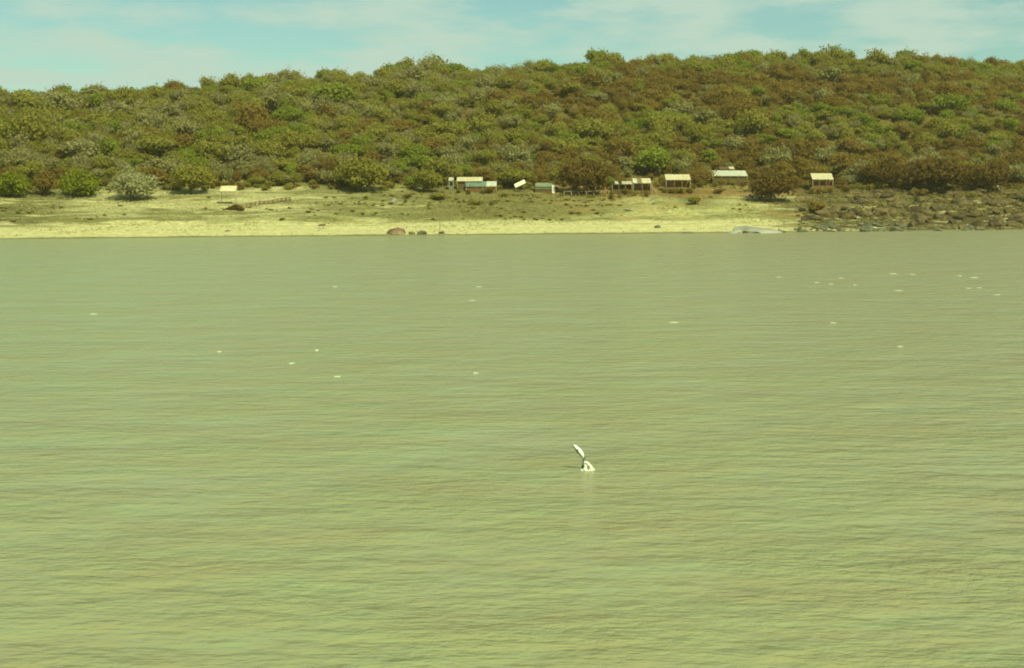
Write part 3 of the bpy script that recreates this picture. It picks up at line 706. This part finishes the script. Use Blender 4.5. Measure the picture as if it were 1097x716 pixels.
# ------------------------------------------------------------------ fence, rail, brush heap, pole
def fence(name, a, b_, npost, hpx, label, rails=(.8,), mat='wood', sunk=.6, thick=.13):
    e = setp(empty(name, a), label, 'fence'); tops = []
    for i in range(npost):
        f = i/(npost-1); x = a.x+(b_.x-a.x)*f; y = a.y+(b_.y-a.y)*f; z = ground(x, y); h = hpx*y/FPX*random.uniform(.85, 1.15)
        p0 = Vector((x, y, z)) - a; bm = bmesh.new()
        tube(bm, [p0-Vector((0, 0, sunk)), p0+Vector((random.uniform(-.06, .06), 0, h*.5)), p0+Vector((random.uniform(-.1, .1), 0, h))], [thick, thick*.95, thick*.8], 7)
        mesh_obj('post', bm_mesh('post', bm, True), e, M[mat]); tops.append((p0, h))
    for rl in rails:
        for (p0, h0), (p1, h1) in zip(tops, tops[1:]):
            bm = bmesh.new(); tube(bm, [p0+Vector((0, -thick, h0*rl)), p1+Vector((0, -thick, h1*rl))], [thick*.6]*2, 6); mesh_obj('rail', bm_mesh('rail', bm, True), e, M[mat])
    return e
fence('post_fence', hit(259, 224), hit(311, 215.5), 12, 4.6, 'low dark post fence running up the beach from the brush heap', (.85, .45), 'wood', thick=.22)
fence('rail_fence', hit(604, 210), hit(652, 209.5), 7, 5, 'low pale rail fence in front of the big dark brown tree', (.9,), 'wood_pale', thick=.12)
# brush heap
base = hit(250, 225); k_ = base.y/FPX; e = setp(empty('brush_heap', base), 'low dark brown brush heap on the sand below the white roofed stand', 'brush heap')
rr = np.random.default_rng(4); q = 900
u = rr.uniform(-1, 1, q); P = np.stack([u*11*k_, rr.normal(0, .7, q), rr.random(q)*6*k_*np.clip(1-np.abs(u-.25)/1.25, .05, 1)], 1)
v, f = cards(P, np.tile([0, -.4, 1.0], (q, 1)), .22, rr); mesh_obj('twig_pile', np_mesh('twig_pile', v, f), e, M['dark'])
for i in range(10):
    bm = bmesh.new(); x = rr.uniform(-8, 8)*k_; tube(bm, [(x, -.6, -.1), (x+rr.uniform(-2, 2), rr.uniform(-.3, .5), rr.uniform(.5, 1.2))], [.07, .03], 5); mesh_obj('branch', bm_mesh('branch', bm, True), e, M['wood'])
# leaning pole at the open shelter
a = hit(706, 210); k_ = a.y/FPX; bm = bmesh.new(); tube(bm, [(0, 0, -.2), (-4.5*k_, .2, 6*k_), (-8.5*k_, .5, 11*k_)], [.10, .09, .07], 7)
setp(mesh_obj('leaning_pole', bm_mesh('leaning_pole', bm, True), None, M['wood_pale'], a), 'pale pole leaning against the right side of the open shelter', 'pole')
# bare sapling
a = hit(471, 247); k_ = a.y/FPX; bm = bmesh.new(); pts_ = [(0, 0, -.2), (.1, 0, 6*k_), (-.1, 0, 12*k_), (.4, 0, 17*k_)]; tube(bm, pts_, [.07, .06, .045, .02], 6)
e = setp(empty('bare_sapling', a), 'thin bare sapling on the sand behind the waterline rocks', 'sapling'); mesh_obj('stem', bm_mesh('stem', bm, True), e, M['wood'])
for i in range(7):
    z = (5+1.6*i)*k_; bm = bmesh.new(); s_ = (-1)**i; tube(bm, [(0, 0, z), (s_*.5, .1, z+.35), (s_*.9, .2, z+.9)], [.035, .025, .012], 5); mesh_obj('twig', bm_mesh('twig', bm, True), e, M['wood'])

# ------------------------------------------------------------------ fish
SP = on_water(628, 503.5); DF = SP.y; kf = DF/FPX
def fp(px, py, dy=0): 
    p_ = at_depth(px, py, DF+dy); return p_
def fish():
    base = fp(625, 503.5); e = setp(empty('leaping_fish', base), 'slender silver fish leaping head up out of the green lake', 'fish')
    ctr = [(614.6, 476.6), (616.0, 478.3), (618.0, 480.6), (620.4, 483.2), (622.6, 485.9), (624.2, 488.8), (624.9, 491.8), (625.0, 494.6), (624.7, 497.6), (624.6, 500)]
    hw = [.45, 1.6, 2.4, 2.7, 2.5, 1.75, 1.0, .75, .65, .65]
    P = [fp(*c)-base for c in ctr]; n_ = 14; bm = bmesh.new(); rings = []
    for i, p_ in enumerate(P):
        t_ = (P[min(i+1, len(P)-1)]-P[max(i-1, 0)]).normalized(); side = Vector((-t_.z, 0, t_.x)).normalized()   # in the picture plane, towards the back
        if side.x > 0: side = -side
        rings.append([bm.verts.new(p_ + side*math.cos(2*math.pi*k/n_)*hw[i]*kf + Vector((0, 1, 0))*math.sin(2*math.pi*k/n_)*hw[i]*kf*.62) for k in range(n_)])
    for r0, r1 in zip(rings, rings[1:]):
        for k in range(n_): bm.faces.new((r0[k], r0[(k+1) % n_], r1[(k+1) % n_], r1[k]))
    bm.faces.new(rings[0]); bm.faces.new(rings[-1][::-1]); bmesh.ops.recalc_face_normals(bm, faces=bm.faces)
    me = bm_mesh('body', bm, True)
    # dark back, silver flank and belly; shaded and sunlit sides put into the colour
    ca = me.color_attributes.new('skin', 'FLOAT_COLOR', 'POINT'); cols = []
    for i in range(len(P)):
        for k in range(n_):
            c = math.cos(2*math.pi*k/n_); w = float(sstep(.05, .5, c)); tail = float(sstep(4.6, 6, i))
            col = np.array([.80, .84, .66])*(1-w) + np.array([.035, .045, .03])*w; col = col*(1-tail)+np.array([.06, .10, .085])*tail
            cols += [*col, 1]
    ca.data.foreach_set('color', np.array(cols, np.float32))
    m, t, p = new_mat('fish_skin'); a = t.nodes.new('ShaderNodeAttribute'); a.attribute_name = 'skin'; t.links.new(a.outputs['Color'], p.inputs['Base Color']); p.inputs['Roughness'].default_value = .35
    mesh_obj('body', me, e, m)
    fm = mottled('fish_fin', (.06, .08, .05), (.12, .15, .09), 20, .5)
    def fin(name, pts, th=.006):
        bm = bmesh.new(); f = bm.faces.new([bm.verts.new(fp(*q)-base) for q in pts]); bmesh.ops.solidify(bm, geom=[f], thickness=th); mesh_obj(name, bm_mesh(name, bm), e, fm)
    fin('dorsal_fin', [(618.6, 483.6), (617.6, 484.8), (620.0, 486.6), (621.2, 486.4)])
    fin('anal_fin', [(625.6, 488.6), (626.9, 490.4), (626.2, 492.6), (625.6, 492.2)])
    fin('tail_fin', [(624.9, 497.0), (627.2, 500.8), (626.0, 502.4), (624.7, 500.6), (623.4, 502.6), (622.6, 500.6), (624.4, 497)])
    for dy in (-.07, .07): 
        bm = bmesh.new(); f = bm.faces.new([bm.verts.new(fp(*q, dy)-base) for q in ((618.3, 480.6), (618.9, 483.2), (620.0, 482.6))]); bmesh.ops.solidify(bm, geom=[f], thickness=.006); mesh_obj('pectoral_fin', bm_mesh('pectoral_fin', bm), e, fm)
    em = mottled('fish_eye', (.01, .01, .01), (.02, .02, .02), 3, .15)
    for dy in (-1, 1):
        bm = bmesh.new(); bmesh.ops.create_uvsphere(bm, u_segments=10, v_segments=6, radius=.35*kf); me = bm_mesh('eye', bm, True); mesh_obj('eye', me, e, em, fp(616.1, 478.6)-base+Vector((0, dy*.72*kf, 0)))
fish()
# splash
rs = random.Random(2); bm = bmesh.new(); base = SP
def blob(px, py, r, dy=0, sz=1.0):
    c = at_depth(px, py, DF)-base + Vector((0, dy, 0)); g = bmesh.ops.create_icosphere(bm, subdivisions=2, radius=r*kf)
    for v in g['verts']: v.co = Vector((v.co.x, v.co.y, v.co.z*sz))*(1+rs.uniform(-.16, .16)) + c
for i in range(26): f = rs.random(); blob(626.9+rs.gauss(0, .8)*(.5+f), 503.6-5.8*(1-f), .55+.75*f, rs.gauss(0, .04), 1.5)
for i in range(44):
    f = i/43; a = f*math.pi*.5; x = 626.0+7.2*math.sin(a); y = 495.2+8.2*(1-math.cos(a)); blob(x+rs.gauss(0, .35), y+rs.gauss(0, .4), .35+1.1*f, rs.gauss(0, .05), 1.25)
for i in range(46): blob(rs.uniform(623.5, 637), 503.8-abs(rs.gauss(0, 3.0)), rs.uniform(.12, .3), rs.gauss(0, .12))
M['fleck'] = mottled('thin_foam', (.50, .52, .30), (.80, .82, .58), 3, .6)
M['foam'] = mottled('white_foam', (.74, .80, .58), (.86, .90, .70), 9, .5)
e = setp(empty('splash', base), 'white splash where the leaping fish leaves the water', 'splash'); mesh_obj('spray', bm_mesh('spray', bm, True), e, M['foam'])
bm = bmesh.new()
for i in range(40):
    a = rs.uniform(0, 6.28); r_ = rs.uniform(.08, .32); g = bmesh.ops.create_icosphere(bm, subdivisions=1, radius=rs.uniform(.012, .035)); bmesh.ops.translate(bm, verts=g['verts'], vec=(math.cos(a)*r_, math.sin(a)*r_*.8, .004))
mesh_obj('froth_ring', bm_mesh('froth_ring', bm, True), e, M['foam'])

# ------------------------------------------------------------------ whitecaps
FLECK = [(100, 336.5, 6, 'white foam crest nearest the left edge, alone on the lake'), (235, 377, 4, 'faint small foam crest left of the three foam crests at mid left'),
 (312, 389.5, 5, 'white foam crest, middle of the three at mid left'), (339, 375.5, 4, 'white foam crest, farthest of the three at mid left'), (361, 403.5, 6, 'white foam crest, nearest of the three at mid left'),
 (359, 307.5, 5, 'white foam crest far out below the pale sand at left centre'), (506, 322, 5, 'white foam crest, nearer of the pair at centre'), (513, 307.5, 6, 'white foam crest, farther of the pair at centre'),
 (510, 400, 4, 'tiny foam crest below the pair at centre'), (722, 345.5, 9, 'long white foam crest right of centre'), (916, 305.5, 5, 'white foam crest, leftmost bright one of the far right cluster'),
 (963, 311.5, 7, 'white foam crest, lowest of the far right cluster'), (893, 346, 5, 'white foam crest below the far right cluster')]
for (px, py, w) in [(957, 293.5, 8), (978, 294, 5), (1028, 295.8, 5), (1044, 297.5, 8), (1038, 309, 5), (1049, 308.5, 5), (901, 298, 5), (890, 304.5, 4), (875, 303, 4), (964, 371.5, 5), (835, 297, 5), (1068, 316, 6)]:
    FLECK.append((px, py, w, None))
for q, f_ in enumerate(sorted(f_ for f_ in FLECK if f_[3] is None)):
    FLECK[FLECK.index(f_)] = f_[:3] + ('faint small foam crest in the far right cluster, %s faint one from left' % ORD[q],)
for i, (px, py, w, lab) in enumerate(FLECK):
    c = on_water(px, py); k_ = c.y/FPX; rf = random.Random(i); bm = bmesh.new(); Wm = w*k_*1.05; nseg = 12; rows = []
    for j in range(nseg+1):
        f = j/nseg; t_ = math.sin(math.pi*f)**.7*rf.uniform(.6, 1.15); x = (f-.5)*Wm; hh = .008+.032*t_*min(1, Wm); dd = .02+.045*t_
        oy = .05*math.sin(5*f+i)
        rows.append([bm.verts.new((x, oy+dd*a, z)) for a, z in ((-1.6, -.02), (-.8, hh*.6), (0, hh), (.7, hh*.7), (1.2, -.02))])
    for r0, r1 in zip(rows, rows[1:]):
        for q in range(4): bm.faces.new((r0[q], r1[q], r1[q+1], r0[q+1]))
    for q in range(14):
        g = bmesh.ops.create_icosphere(bm, subdivisions=1, radius=rf.uniform(.008, .028)); bmesh.ops.translate(bm, verts=g['verts'], vec=(rf.uniform(-.6, .6)*Wm, rf.gauss(0, .18), .01))
    o = mesh_obj('foam_crest', bm_mesh('foam_crest', bm, True), None, M['fleck'], c)
    setp(o, lab, 'foam', 'foam crests on the lake')



# ------------------------------------------------------------------ thin haze, added to lift the dark tones of the hill
bm = bmesh.new(); box(bm, (0, 420, 38), (1500, 1300, 180))
m = bpy.data.materials.new('tone_lift_haze'); m.use_nodes = True; t = m.node_tree; t.nodes.clear()
o = t.nodes.new('ShaderNodeOutputMaterial'); pv = t.nodes.new('ShaderNodeVolumePrincipled')
pv.inputs['Color'].default_value = (.97, .94, .56, 1); pv.inputs['Density'].default_value = .00010; pv.inputs['Anisotropy'].default_value = .1
t.links.new(pv.outputs[0], o.inputs['Volume'])
setp(mesh_obj('haze', bm_mesh('haze', bm), None, m), 'thin pale haze added over the hillside to soften its dark tones', 'haze', kind='stuff')
